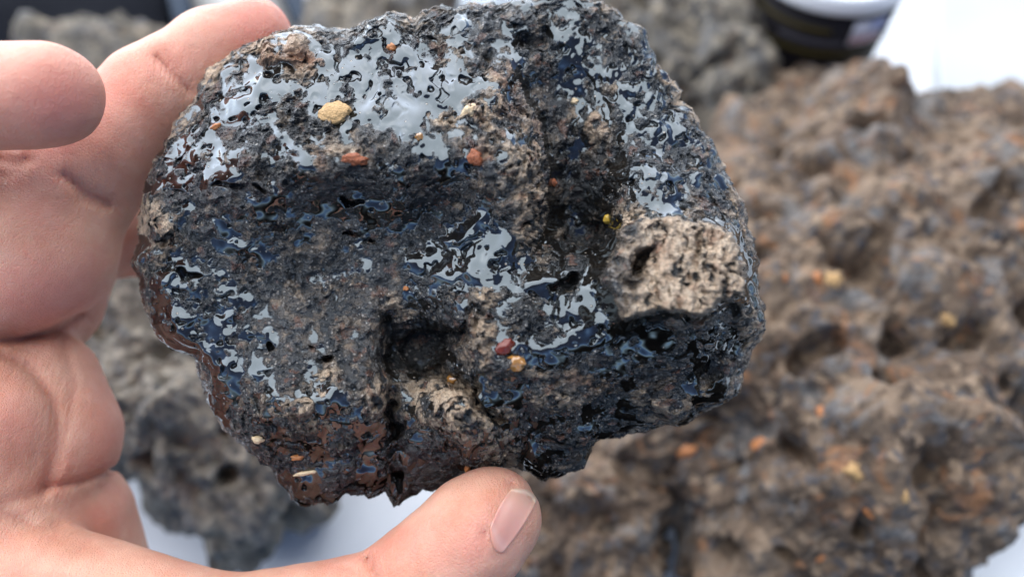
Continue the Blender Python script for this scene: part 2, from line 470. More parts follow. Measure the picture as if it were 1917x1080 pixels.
BLOCK = [(1165, 422), (1255, 402), (1340, 424), (1392, 470), (1388, 556), (1290, 588), (1168, 590), (1128, 530)]
def block_mask(X, Y):
    m = np.ones_like(X)
    n = len(BLOCK)
    for k in range(n):
        (x0, y0), (x1, y1) = BLOCK[k], BLOCK[(k + 1) % n]
        d = ((x1 - x0) * (Y - y0) - (y1 - y0) * (X - x0)) / math.hypot(x1 - x0, y1 - y0)
        m = m * sstep(-7, 9, d)
    return m

def rock_height(X, Y):
    q = np.stack([X, Y, np.zeros_like(X)], 1)
    # warp positions a little so that no feature is a clean oval
    wx = fbm(q / 70, 3, seed=3) * 16; wy = fbm(q / 70 + 31.7, 3, seed=5) * 16
    Xw, Yw = X + wx, Y + wy
    b = rbf_eval(CTL, WTS, Xw * 0.6 + X * 0.4, Yw * 0.6 + Y * 0.4) * 1.35 - 20
    # cliff along the crack
    xc = np.interp(Y, [60, 150, 230, 330, 400, 470], [940, 968, 1008, 1030, 1026, 1000]) + wx * 0.5
    on = sstep(90, 190, Y) * (1 - sstep(440, 490, Y))
    b = b + on * (26 * np.exp(-np.clip(xc - X, 0, None) / 60) * (X < xc) - 50 * np.exp(-np.clip(X - xc, 0, None) / 36) * (X >= xc))
    # upper rim of the right lobe and of the pale block
    for pts, hgt, dec in ((([1040, 1100, 1180, 1260, 1350], [380, 330, 300, 305, 340]), 30, 60),
                          (([1120, 1170, 1260, 1340, 1400], [470, 412, 408, 425, 470]), 26, 90)):
        yc = np.interp(Xw, *pts)
        onx = sstep(pts[0][0], pts[0][0] + 50, Xw) * (1 - sstep(pts[0][-1] - 40, pts[0][-1], Xw))
        b = b + onx * hgt * sstep(-7, 7, Yw - yc) * np.exp(-np.clip(Yw - yc, 0, None) / dec)
    yc = np.interp(Xw, [1110, 1170, 1280, 1400], [560, 590, 586, 560])
    onx = sstep(1110, 1160, Xw) * (1 - sstep(1370, 1410, Xw))
    b = b - onx * 24 * sstep(-8, 10, Yw - yc) * np.exp(-np.clip(Yw - yc, 0, None) / 70)
    blk = block_mask(X + wx * 1.0 + 3 * perlin(q / 14, 51), Y + wy * 1.0 + 3 * perlin(q / 14, 52))
    b = b * (1 - blk) + blk * (200 + 0.26 * (Y - 410) - 0.04 * (X - 1260) + 9 * sstep(-5, 5, Xw - 1238 + 0.1 * (Y - 500)) * (1 - sstep(1285, 1296, Xw)) + 7 * sstep(1305, 1313, Xw) * sstep(-1, 1, 545 - Y))
    pit = 0
    for a in PITS:
        pit = pit + a[5] * (1 - sstep(0.25, 1.2, ell(X + 1.7 * wx, Y + 1.7 * wy, *a[:5]) + 0.25 * perlin(q / 15, 90)))
    for a in KNOBS:
        e = ell(Xw, Yw, *a[:5])
        b = b + a[5] * np.sqrt(np.clip(1 - e * e, 0, 1))
    for pts, wd, dp in (([(968,150),(950,190),(985,215)], 9, 22), ([(735,600),(730,700),(742,790),(738,905)], 11, 26), ([(985,415),(1000,450),(1012,470)], 5, 16),
                        ([(1110,470),(1095,540),(1120,600),(1150,650)], 12, 18), ([(770,110),(735,150),(765,190),(785,205)], 10, 14), ([(420,160),(405,230),(395,310)], 13, 12),
                        ([(870,885),(905,830),(890,800)], 7, 14), ([(1310,770),(1290,720),(1320,680)], 8, 18), ([(700,880),(640,850),(560,850)], 9, 12), ([(1290,300),(1330,350),(1380,380)], 8, 10),
                        ([(530,60),(520,110),(570,150)], 8, 9), ([(540,270),(520,300),(470,330)], 10, 10)):
        b = b - dp * np.exp(-(seg_dist(Xw, Yw, pts) / wd) ** 2)
    return b, q, wx, wy, blk, pit

def held_rock():
    N = 660
    r, th = disc_grid(N)
    tt = np.linspace(0, 2 * math.pi, 720, endpoint=False)
    fr = np.fft.rfft(outline_radius(OUT, *OC)(tt)); fr[5:] = 0
    rs = np.interp(th % (2 * math.pi), np.r_[tt, 2 * math.pi], np.r_[np.fft.irfft(fr, 720), np.fft.irfft(fr, 720)[:1]])
    kk = sstep(0.45, 0.97, r)
    rad = rs * (1 - kk) + outline_radius(OUT, *OC)(th) * kk
    s = np.sin(r * math.pi / 2 * 0.999)
    s = 0.45 * r + 0.55 * s
    s = s / s.max()
    X = OC[0] + s * rad * np.cos(th)
    Y = OC[1] + s * rad * np.sin(th)
    b0, q, wx, wy, blk, pit = rock_height(X, Y)
    b = b0 - pit
    edge = rad * (1 - s)                          # px to rim along the ray
    rim = np.sqrt(np.clip(1 - (1 - np.clip(edge / 42, 0, 1)) ** 2, 0, 1))
    q3 = np.stack([X, Y, rim * (b + 90) * 1.25], 1)
    midn = fbm(q3 / 62, 3, seed=11)
    k1, k2, kid = worley(q3 / 58 + 0.25 * midn[:, None], seed=31)
    rdg = 1 - 2 * np.abs(fbm(q3 / 48, 3, seed=19))
    f1, f2, cid = worley(q3 / 26, seed=2)
    lump = (f2 - f1)
    g1, g2, gid = worley(q3 / 11.5, seed=9)
    fine = fbm(q3 / 13, 4, gain=0.62, seed=23)
    rough_reg = sstep(-0.25, 0.35, fbm(q / 150, 3, seed=41))      # where the surface is coarse
    smooth_dish = gau(X, Y, 590, 560, 170, 150)
    upper_r = gau(X, Y, 1210, 190, 120, 130)
    amp = 0.55 + 0.75 * rough_reg - 0.35 * smooth_dish
    amp = amp * (1 - 0.6 * blk)
    rock = b + blk * (5 * perlin(q3 / np.array([13, 60, 60]), 43) + 4 * perlin(q3 / np.array([7, 40, 40]), 44)) + (1 - 0.85 * blk - 0.4 * smooth_dish) * (11 * midn + 9 * (kid - 0.5) * sstep(0.0, 0.25, k2 - k1) + 8 * rdg - 4) + amp * (5.0 * (lump - 0.35) + 4.2 * (0.55 - g1) + 6.5 * fine)
    ridg = 1 - np.abs(perlin(q3 / np.array([20, 30, 24]), 77)) * 2
    rock = rock + upper_r * 7 * ridg - 5 * sstep(0.25, 0.5, perlin(q3 / 17, 55)) * (1 - smooth_dish)
    nz = fbm(q3 / 30, 3, seed=83)
    tan = np.clip(acc(X + wx, Y + wy, TANS) * 1.3, 0, 1) * sstep(-0.40, 0.15, nz + 0.5 * (gid - .5))
    strk = perlin(q3 / np.array([10, 55, 55]), 43)
    tan = np.clip(tan * (1 - 0.5 * blk) + blk * 0.85 * (0.25 + 0.75 * sstep(1195, 1250, X + 0.15 * (Y - 500))) * sstep(-0.5, -0.1, 0.7 * strk + 0.6 * nz + 0.3 * fine), 0, 1)
    rock = rock + 9 * tan
    # the liquid film: smooth level that floods the low ground
    filmn = fbm(q / 60, 2, gain=.4, seed=61)
    pool = acc(X + 16 * perlin(q / 75, 3), Y + 16 * perlin(q / 75 + 31.7, 5), POOLS)
    G2 = b0.reshape(N + 1, N + 1)
    kw = np.exp(-(np.arange(-28, 29) / 11.0) ** 2); kw /= kw.sum()
    for axis in (0, 1):
        pad_ = np.pad(G2, [(28, 28) if a == axis else (0, 0) for a in (0, 1)], mode='edge')
        G2 = sum(kw[i] * (pad_[i:i + N + 1] if axis == 0 else pad_[:, i:i + N + 1]) for i in range(57))
    bl = G2.ravel() - 1.3 * pit
    pool = pool * (0.55 + 0.45 * sstep(-0.30, 0.0, fbm(q / 40, 2, seed=88) + 0.12)) - 5 * sstep(0.28, 0.48, fbm(q / 27, 2, seed=89))
    lvl = bl + 9 * fbm(q / 85, 2, gain=.4, seed=11) - 2.0 + 7 * filmn + 4.5 * perlin(q / 24, 67) - 7 * gau(X, Y, 1045, 320, 45, 130) + 1.6 * pool + upper_r * (6 + 7 * perlin(q / np.array([13, 20, 20]), 68))
    lvl = lvl - 7 * smooth_dish - 10 * blk - 5 * gau(X, Y, 1000, 350, 60, 110)
    lvl = lvl + 1.8 * perlin(q / 33, 69) + 5.0 * perlin(q / 66, 70)
    lvl = lvl - 5 * (1 - rim) + 3.5 * gau(X, Y, 400, 600, 130, 160) + 3 * gau(X, Y, 640, 440, 200, 60)
    H = smax(rock, lvl, 1.6)
    film = sstep(-1.4, 1.0, lvl - rock)
    z = rim * (np.maximum(H, -40) + 30)
    # ragged outline
    dry = 1 - film
    jag = (fbm(np.stack([np.cos(th) * 7 , np.sin(th) * 7, z / 60], 1), 3, gain=0.6, seed=71)) * 15 * s ** 6 + dry * 3.5 * fine
    X2 = X + jag * np.cos(th); Y2 = Y + jag * np.sin(th)
    dry = dry * rim
    X2 = X2 + 2.4 * fine * dry; Y2 = Y2 + 2.4 * perlin(q3 / 13 + 50, 29) * dry
    V = Wp(X2, Y2, DR - z * PX)
    prom = sstep(-2, 9, rock - lvl)
    tan = tan + 0.30 * sstep(0.2, 0.5, nz) * (gid > 0.5) * prom
    rimtan = (1 - rim) * 0.7 * sstep(-0.2, 0.3, nz)
    tan = np.clip(tan + rimtan, 0, 1) * (0.35 + 0.65 * (1 - film))
    tan = tan * (1 - 0.9 * gau(X, Y, 640, 890, 170, 60) )
    rust = np.clip(acc(X + wx, Y + wy, RUSTS), 0, 1) * sstep(-0.4, 0.2, nz) + 0.5 * sstep(0.38, 0.55, fbm(q3 / 26, 2, seed=97)) * prom
    brown = np.clip(gau(X, Y, 620, 880, 180, 60, 12) * .9 + gau(X, Y, 800, 870, 110, 60) + gau(X, Y, 330, 610, 70, 60) * .35 + gau(X, Y, 600, 340, 300, 40) * .35 + gau(X, Y, 440, 360, 60, 30) * .5
                    + gau(X, Y, 930, 640, 70, 30) * .6 + gau(X, Y, 1080, 680, 180, 40) * .35, 0, 1)
    grain = np.clip(prom * (0.55 + 0.6 * gid) + smooth_dish * 0.5, 0, 1)
    # back shell: coarse grid whose ring is the front's rim
    K = 5
    n = N // K
    rb, tb = disc_grid(n)
    radb = outline_radius(OUT, *OC)(tb)
    sb = np.sin(rb * math.pi / 2) * 0.5 + rb * 0.5; sb = sb / sb.max()
    Xb, Yb = OC[0] + sb * radb * np.cos(tb), OC[1] + sb * radb * np.sin(tb)
    qb = np.stack([Xb, Yb, np.full_like(Xb, 300)], 1)
    zb = -(np.clip(1 - sb ** 2.4, 0, 1) ** 0.6) * (250 + 40 * fbm(qb / 160, 3, seed=5) + 14 * fbm(qb / 30, 3, seed=6))
    Vb = Wp(Xb, Yb, np.full_like(Xb, DR)) + (-zb * PX)[:, None] * FW
    idx = np.arange((n + 1) ** 2)
    row, colm = idx // (n + 1), idx % (n + 1)
    on_edge = (row == 0) | (row == n) | (colm == 0) | (colm == n)
    remap = np.where(on_edge, row * K * (N + 1) + colm * K, 0)
    inner = np.where(~on_edge)[0]
    remap[inner] = len(V) + np.arange(len(inner))
    qs = grid_quads(n, flip=True)
    qs = remap[qs]
    allV = np.concatenate([V, Vb[inner]])
    pad = lambda a, v: np.concatenate([a, np.full(len(inner), v)])
    # the grid is laid in image sense (y down): flip so that the front faces the camera
    base = Wp(np.array(OC[0]), np.array(OC[1]), np.array(DR))
    o = make_mesh('wet_rock', allV - base, [grid_quads(N, flip=True), qs[:, ::-1] if False else grid_fix(qs)], M_wet,
                  attrs=dict(film=pad(film, .2), tan=pad(tan, .1), rust=pad(np.clip(rust, 0, 1), 0), brown=pad(brown, .1), grain=pad(grain, .5)))
    o.location = base
    tag(o, 'wet glossy black rock with tan patches held up in the hand', 'rock')
    return o

def grid_fix(q): return q[:, ::-1]

rock = held_rock()

# embedded coloured grains of the held rock: each is a part
rock_bvh = None
def bvh_of(o):
    me = o.data
    n = len(me.vertices)
    co = np.empty(n * 3, np.float32); me.vertices.foreach_get('co', co)
    co = co.reshape(-1, 3) + np.array(o.location)
    return BVHTree.FromPolygons([tuple(v) for v in co], [tuple(p.vertices) for p in me.polygons])

def ray_hit(bvh, px, py):
    d = FW + (px - 958.5) / F * RT - (py - 540) / F * UP
    h = bvh.ray_cast(Vector(CAM), Vector(d).normalized())
    return h[0], h[1]

_ico = {}
def ico(sub):
    if sub not in _ico:
        import bmesh
        bm = bmesh.new(); bmesh.ops.create_icosphere(bm, subdivisions=sub, radius=1)
        bm.verts.ensure_lookup_table()
        _ico[sub] = (np.array([v.co[:] for v in bm.verts]), np.array([[v.index for v in f.verts] for f in bm.faces]))
        bm.free()
    return _ico[sub]

def chip(name, mat, parent, pos, nrm, sx, sy, sz, ang, seed, sub=3, rough=0.5):
    v, f = ico(sub)
    k = 1 + rough * perlin(v * 1.6 + seed * 3.1, seed) + rough * 0.5 * perlin(v * 4 + seed, seed + 1)
    v = v * k[:, None] * np.array([sx, sy, sz])
    z = Vector(nrm).normalized()
    x = (Vector(RT) - z * Vector(RT).dot(z)).normalized()
    y = z.cross(x)
    c, s = math.cos(R(ang)), math.sin(R(ang))
    B = np.array([x * c + y * s, y * c - x * s, z])
    P = v @ B + np.array(pos)
    o = make_mesh(name, P - np.array(pos), [f], mat, parent=parent)
    o.location = Vector(pos) - (parent.location if parent else Vector((0, 0, 0)))
    return o

M_gold = simple_mat('tan_stone_chip', (0.50, 0.31, 0.13), 0.55, 0.5, 0.35, 1800, 0.9, 2600)
M_rustchip = simple_mat('rust_red_chip', (0.30, 0.085, 0.03), 0.4, 0.5, 0.5, 1500, 0.9, 2600)
M_amber = simple_mat('brown_resin_grain', (0.34, 0.16, 0.04), 0.08, 0.8, 0.4, 900, 0.0, 900, Coat_Weight=1.0, Coat_Roughness=0.03)
M_garnet = simple_mat('dark_red_grain', (0.13, 0.020, 0.010), 0.22, 0.4, 0.4, 900, 0.0, 900, Coat_Weight=0.25, Coat_Roughness=0.03)
M_yellow = simple_mat('yellow_bead', (0.50, 0.33, 0.05), 0.15, 0.6, 0.2, 900)
M_cream = simple_mat('cream_chip', (0.66, 0.50, 0.30), 0.3, 0.5, 0.2, 900, 0.4, 2000)
M_orange = simple_mat('orange_chip', (0.42, 0.16, 0.05), 0.35, 0.5, 0.3, 900, 0.4, 2000)

# ------------------------------------------------------------------ hand (one continuous surface from a distance field)
def hand_mesh():
    def P(px, py, d): return np.array([(px - 958.5) / F * d, (py - 540) / F * d, d])
    def seg(a, b, bulge=None):      # (px, py, depth mm, radius px)
        return (P(*a[:3]), a[3] / F * a[2], P(*b[:3]), b[3] / F * b[2])
    def chain(*pts): return [seg(a, b) for a, b in zip(pts[:-1], pts[1:])]
    groups = [
      # palm and forearm
      (chain((60, 475, 152, 142), (-250, 560, 160, 230)) + chain((-200, 560, 160, 230), (-560, 700, 170, 300)) + chain((-560, 700, 170, 290), (-900, 860, 175, 250), (-1500, 1150, 180, 270)), 6),
      # ring finger along the upper left rim of the rock
      (chain((70, 430, 154, 128), (190, 290, 157, 104), (290, 185, 159, 96), (400, 105, 160, 84), (478, 68, 160, 70)), 4),
      # little finger, bent in front
      (chain((-420, 420, 150, 180), (-300, 230, 138, 125), (-90, 185, 129, 104), (88, 178, 126, 98)), 5),
      # middle and index finger behind the rock
      (chain((40, 520, 162, 120), (150, 440, 174, 90), (330, 400, 194, 78), (520, 380, 198, 72)), 3),
      (chain((20, 610, 164, 118), (85, 560, 172, 100), (165, 460, 186, 66), (330, 440, 204, 74), (520, 470, 206, 70)), 2.5),
      # folds of the palm beside the thumb
      (chain((60, 735, 158, 122), (92, 820, 157, 126)) , 1.5),
      (chain((-60, 740, 148, 130), (-20, 800, 146, 118), (-40, 860, 146, 112)), 2.0),
      (chain((100, 985, 162, 140), (140, 1160, 166, 150)), 1.5),
      (chain((-420, 760, 160, 240), (-60, 960, 150, 190)), 6),
      # thumb
      (chain((-120, 1010, 146, 150), (60, 1090, 142, 112), (420, 1192, 140, 108), (650, 1166, 139, 118)), 3),
      (chain((655, 1172, 139, 112), (775, 1098, 138, 106), (890, 995, 138, 104), (921, 968, 138, 94)), 2.2),
      (chain((-260, 400, 158, 170), (-60, 330, 154, 100), (60, 370, 154, 100)), 6),
    ]
    vx = 0.75
    lo = np.array([-205.0, -62.0, 100.0]); hi = np.array([12.0, 112.0, 225.0])
    n = np.ceil((hi - lo) / vx).astype(int)
    ax = [lo[k] + vx * np.arange(n[k]) for k in range(3)]
    D = np.full(tuple(n), 50.0, np.float32)
    for segs, k in groups:
        G = np.full(tuple(n), 50.0, np.float32)
        for a, ra, b, rb in segs:
            mn = np.minimum(a - ra, b - rb) - 9; mx = np.maximum(a + ra, b + rb) + 9
            sl = tuple(slice(max(0, int((mn[i] - lo[i]) / vx)), max(0, min(n[i], int((mx[i] - lo[i]) / vx) + 2))) for i in range(3))
            gx, gy, gz = np.meshgrid(*[ax[i][sl[i]] for i in range(3)], indexing='ij')
            if gx.size == 0: continue
            v = b - a; L2 = v @ v
            t = np.clip(((gx - a[0]) * v[0] + (gy - a[1]) * v[1] + (gz - a[2]) * v[2]) / L2, 0, 1)
            d = np.sqrt((gx - a[0] - t * v[0]) ** 2 + (gy - a[1] - t * v[1]) ** 2 + (gz - a[2] - t * v[2]) ** 2) - (ra + t * (rb - ra))
            G[sl] = smin(G[sl], d.astype(np.float32), 1.5)
        near = (G < 12)
        D = np.where(near, smin(D, G, k), D)
    # pixel position of every voxel, to carve creases
    gx, gy, gz = np.meshgrid(*ax, indexing='ij')
    px = (gx / gz * F + 958.5).astype(np.float32); py = (gy / gz * F + 540).astype(np.float32)
    band = np.abs(D) < 4
    X, Y, Z = px[band], py[band], gz[band]
    cut = np.zeros_like(X); 
    for pts, wd, dp in CREASES:
        wd = wd * 1.0; dp = dp * 1.25
        cut += dp * np.exp(-(seg_dist(X, Y, pts) / wd) ** 2)
    q = np.stack([X, Y, Z * 10], 1)
    cut += 0.35 * perlin(q / 110, 3) + 0.16 * perlin(q / 45, 4)
    D[band] += cut * 1.0
    # surface nets
    ins = D < 0
    c = np.zeros(tuple(k - 1 for k in n), np.uint8)
    sl = lambda a, d: slice(d, a - 1 + d)
    corners = [(i, j, k) for i in (0, 1) for j in (0, 1) for k in (0, 1)]
    for cc in corners: c += ins[tuple(sl(n[i], cc[i]) for i in range(3))]
    act = np.argwhere((c > 0) & (c < 8))
    vid = np.full(c.shape, -1, np.int32); vid[tuple(act.T)] = np.arange(len(act))
    sm = np.zeros((len(act), 3)); cnt = np.zeros(len(act))
    for a in corners:
        for k in range(3):
            if a[k]: continue
            b = list(a); b[k] = 1
            da = D[tuple((act + a).T)]; db = D[tuple((act + b).T)]
            x = (da < 0) != (db < 0)
            t = np.where(x, da / np.where(x, da - db, 1), 0)
            p = np.array(a, float)[None].repeat(len(act), 0); p[:, k] += t
            sm += p * x[:, None]; cnt += x
    V = lo + (act + sm / cnt[:, None]) * vx
    faces = []
    for k in range(3):
        s0 = [slice(1, n[i] - 1) for i in range(3)]; s0[k] = slice(0, n[k] - 1)
        s1 = list(s0); s1[k] = slice(1, n[k])
        A, B = ins[tuple(s0)], ins[tuple(s1)]
        e = np.argwhere(A != B)
        off = np.array([1, 1, 1]); off[k] = 0
        e = e + off
        fl = ins[tuple(e.T)]
        u, v = (k + 1) % 3, (k + 2) % 3
        du = np.eye(3, dtype=int)[u]; dv = np.eye(3, dtype=int)[v]
        q = np.stack([vid[tuple((e - du - dv).T)], vid[tuple((e - dv).T)], vid[tuple(e.T)], vid[tuple((e - du).T)]], 1)
        q = q[(q >= 0).all(1)] if (q < 0).any() else q
        fl = fl[:len(q)]
        faces.append(q[~fl]); faces.append(q[fl][:, ::-1])
    faces = np.concatenate(faces)
    # relax a little
    ed = np.concatenate([faces[:, [0, 1]], faces[:, [1, 2]], faces[:, [2, 3]], faces[:, [3, 0]]])
    for it in range(3):
        s2 = np.zeros_like(V); ct = np.zeros(len(V))
        for j in range(3):
            s2[:, j] = np.bincount(ed[:, 0], V[ed[:, 1], j], len(V)) + np.bincount(ed[:, 1], V[ed[:, 0], j], len(V))
        ct = np.bincount(ed[:, 0], minlength=len(V)) + np.bincount(ed[:, 1], minlength=len(V))
        V = V + 0.5 * (s2 / ct[:, None] - V)
    X = V[:, 0] / V[:, 2] * F + 958.5; Y = V[:, 1] / V[:, 2] * F + 540
    crease = np.zeros(len(V))
    for pts, wd, dp in CREASES:
        crease += np.clip(dp * 0.9, 0, 1) * np.exp(-(seg_dist(X, Y, pts) / (wd * 0.55)) ** 2)
    red = np.clip(gau(X, Y, 110, 190, 110, 80) * .9 + gau(X, Y, 500, 50, 90, 60) * .7 + gau(X, Y, 330, 110, 60, 40) * .3 + gau(X, Y, 20, 780, 60, 90) * .45 + gau(X, Y, 200, 800, 40, 140) * .5
                  + gau(X, Y, 900, 1010, 40, 90, 40) * .5 + gau(X, Y, 120, 570, 90, 60) * .5 + gau(X, Y, 780, 1000, 60, 60) * .25 + gau(X, Y, 300, 130, 50, 30) * .3, 0, 1)
    Wd = CAM + (V[:, :1] * RT - V[:, 1:2] * UP + V[:, 2:3] * FW) / 1000
    wrk = np.zeros(len(V))
    for pts, wd, dp in CREASES: wrk = np.maximum(wrk, dp * np.exp(-(seg_dist(X, Y, pts) / 38) ** 2))
    return Wd, faces, np.clip(crease, 0, 1), red, np.clip(wrk, 0, 1)

CREASES = [([(295, 108), (312, 128), (335, 148), (356, 172)], 9, 1.0), ([(120, 330), (155, 358), (205, 378)], 8, 1.1), ([(150, 372), (185, 384), (208, 388)], 6, .7),
  ([(0, 640), (60, 632), (105, 618), (150, 590)], 9, 1.0), ([(85, 912), (150, 902), (208, 880)], 7, 1.1), ([(0, 664), (60, 690), (102, 750), (108, 820), (92, 880), (78, 925)], 8, 1.0),
  ([(688, 1045), (700, 1070), (712, 1090)], 8, 1.1), ([(0, 958), (40, 975), (72, 990), (110, 985)], 10, .7), ([(0, 940), (50, 930), (80, 915)], 9, .6), ([(118, 640), (140, 720), (120, 820), (96, 900)], 7, .5),
  ([(0, 300), (30, 306), (60, 298)], 8, .5), ([(0, 330), (30, 322), (50, 300)], 7, .4), ([(640, 1060), (700, 1090)], 7, .4), ([(140, 1040), (170, 1010)], 8, .3), ([(905, 1000), (918, 975), (957, 904)], 5, .45), ([(957, 904), (1012, 926)], 5, .35), ([(905, 995), (924, 1046)], 5, .4), ([(310, 95), (330, 125)], 8, .4)]
hv, hf, hcr, hred, hwr = hand_mesh()
hb = Wp(np.array(60.0), np.array(475.0), np.array(.152))
hand = make_mesh('hand', hv - hb, [hf], M_skin, attrs=dict(crease=hcr, red=hred, wrinkle=hwr))
hand.location = hb
tag(hand, 'bare right hand reaching in from the left, gripping the wet black rock', 'hand')
hand_bvh = bvh_of(hand)

def nail_mat():
    m, nt, b = new_mat('fingernail')
    t = NT(nt)
    v = t.attr('nail_v')
    v2 = t.math('ADD', v, t.math('MULTIPLY', t.math('SUBTRACT', t.noise(500, 3), 0.5), 0.10))
    n = t.node('ShaderNodeValToRGB'); e = n.color_ramp.elements
    cols = [(0.0, (.60, .40, .30)), (0.04, (.66, .47, .36)), (0.08, (.54, .30, .22)), (0.45, (.53, .27, .215)), (0.78, (.52, .25, .20)), (0.90, (.56, .31, .26)), (1.0, (.54, .25, .18))]
    while len(e) < len(cols): e.new(.5)
    for el, (p, c) in zip(e, cols): el.position = p; el.color = (*c, 1)
    t.link(v2, n.inputs[0]); t.link(n.outputs[0], b.inputs['Base Color'])
    b.inputs['Roughness'].default_value = 0.4
    b.inputs['Subsurface Weight'].default_value = 0.3; b.inputs['Subsurface Scale'].default_value = 0.002
    t.link(t.bump(t.noise(700, 3), 0.15, 0.0003), b.inputs['Normal'])
    return m
M_nail = nail_mat()
def nail_quad(name, corners, lift, mat):
    n = 22
    A, B, C, D = [np.array(c, float) for c in corners]
    pts, ok = [], []
    for j in range(n + 1):
        for i in range(n + 1):
            u, v = i / n * 2 - 1, j / n * 2 - 1
            # squircle: rounded corners
            uu = u * math.sqrt(1 - 0.30 * v * v); vv = v * math.sqrt(1 - 0.30 * u * u)
            s, t = (uu + 1) / 2, (vv + 1) / 2
            p = (A * (1 - s) + B * s) * (1 - t) + (D * (1 - s) + C * s) * t
            h = None; q = p.copy(); cen = (A + B + C + D) / 4
            for k in range(40):
                h, nn = ray_hit(hand_bvh, q[0], q[1])
                if h is not None: break
                q = q + (cen - q) * 0.06
            pts.append((h, nn, u, v))
    top = []
    for h, nn, u, v in pts:
        e = max(abs(u), abs(v))
        top.append(np.array(h) + np.array(nn) * lift * (1 - 0.75 * max(0, (e - 0.75) / 0.25)))
    top = np.array(top)
    # light smoothing over the grid
    G = top.reshape(n + 1, n + 1, 3)
    for k in range(6):
        H = G.copy()
        H[1:-1, 1:-1] = (G[:-2, 1:-1] + G[2:, 1:-1] + G[1:-1, :-2] + G[1:-1, 2:]) / 4
        G = H
    top = G.reshape(-1, 3)
    nrm = np.mean([np.array(p[1]) for p in pts], 0); nrm /= np.linalg.norm(nrm)
    bot = top - nrm * 0.0006
    q = grid_quads(n)
    allv = np.concatenate([top, bot])
    ring = [i for i in range(n + 1)] + [(n + 1) * k + n for k in range(1, n + 1)] + [(n + 1) * n + n - k for k in range(1, n + 1)] + [(n + 1) * (n - k) for k in range(1, n)]
    m = len(top)
    side = np.array([[ring[k], ring[(k + 1) % len(ring)], ring[(k + 1) % len(ring)] + m, ring[k] + m] for k in range(len(ring))])
    base = np.array(hand.location)
    o = make_mesh(name, allv - base, [q[:, ::-1], q + m, side], mat, parent=hand, attrs=dict(nail_v=np.tile([(p[3] + 1) / 2 for p in pts], 2)))
    return o
nail_quad('fingernail', [(956, 906), (1014, 928), (934, 1050), (910, 992)], 0.0003, M_nail)

# chips on the held rock
rb = bvh_of(rock)
def rock_chip(name, mat, px, py, rx, ry, rz, ang, seed, lift=0.3, **kw):
    h, nn = ray_hit(rb, px, py)
    if h is None: return
    n2 = (nn * 0.4 - Vector(FW) * 0.9).normalized()
    return chip(name, mat, rock, h + n2 * (rz * PX * (lift - 0.4)), n2, rx * PX, ry * PX, rz * PX, ang, seed, **kw)
rock_chip('tan_chip', M_gold, 627, 211, 27, 20, 9, 8, 3, 0.4, sub=4, rough=.25)
rock_chip('rust_chip', M_rustchip, 665, 299, 20, 9, 7, -8, 5)
rock_chip('red_grain', M_garnet, 946, 649, 16, 10, 9, 35, 7)
rock_chip('amber_grain', M_amber, 964, 681, 16, 12, 11, 5, 9)
rock_chip('amber_bead', M_amber, 785, 257, 7, 7, 6, 0, 11)
rock_chip('yellow_bead', M_yellow, 1138, 410, 8, 8, 7, 0, 13, 0.6)
rock_chip('cream_seed', M_cream, 483, 822, 9, 7, 6, -15, 15, .5)
rock_chip('orange_chip', M_orange, 560, 855, 12, 5, 5, 5, 17, .5)
rock_chip('cream_sliver', M_cream, 575, 884, 24, 4, 4, 12, 19, .6)
rock_chip('orange_chip', M_orange, 406, 237, 10, 5, 5, 25, 21, .5)
rock_chip('orange_chip', M_orange, 736, 90, 9, 8, 6, 0, 23, .5)
rock_chip('rust_chip', M_rustchip, 1036, 343, 7, 7, 6, 0, 25, .5)
rock_chip('cream_chip', M_cream, 880, 210, 15, 11, 7, 10, 27, .3)
rock_chip('cream_chip', M_cream, 1075, 190, 7, 6, 5, 0, 29, .5)
rock_chip('amber_grain', M_amber, 850, 710, 14, 10, 8, 30, 31, .5)
rock_chip('rust_chip', M_rustchip, 890, 296, 11, 12, 6, 0, 33, .3)
rock_chip('orange_chip', M_orange, 760, 540, 5, 4, 4, 0, 35, .5)
rock_chip('orange_chip', M_orange, 875, 875, 5, 11, 5, -12, 37, .5)

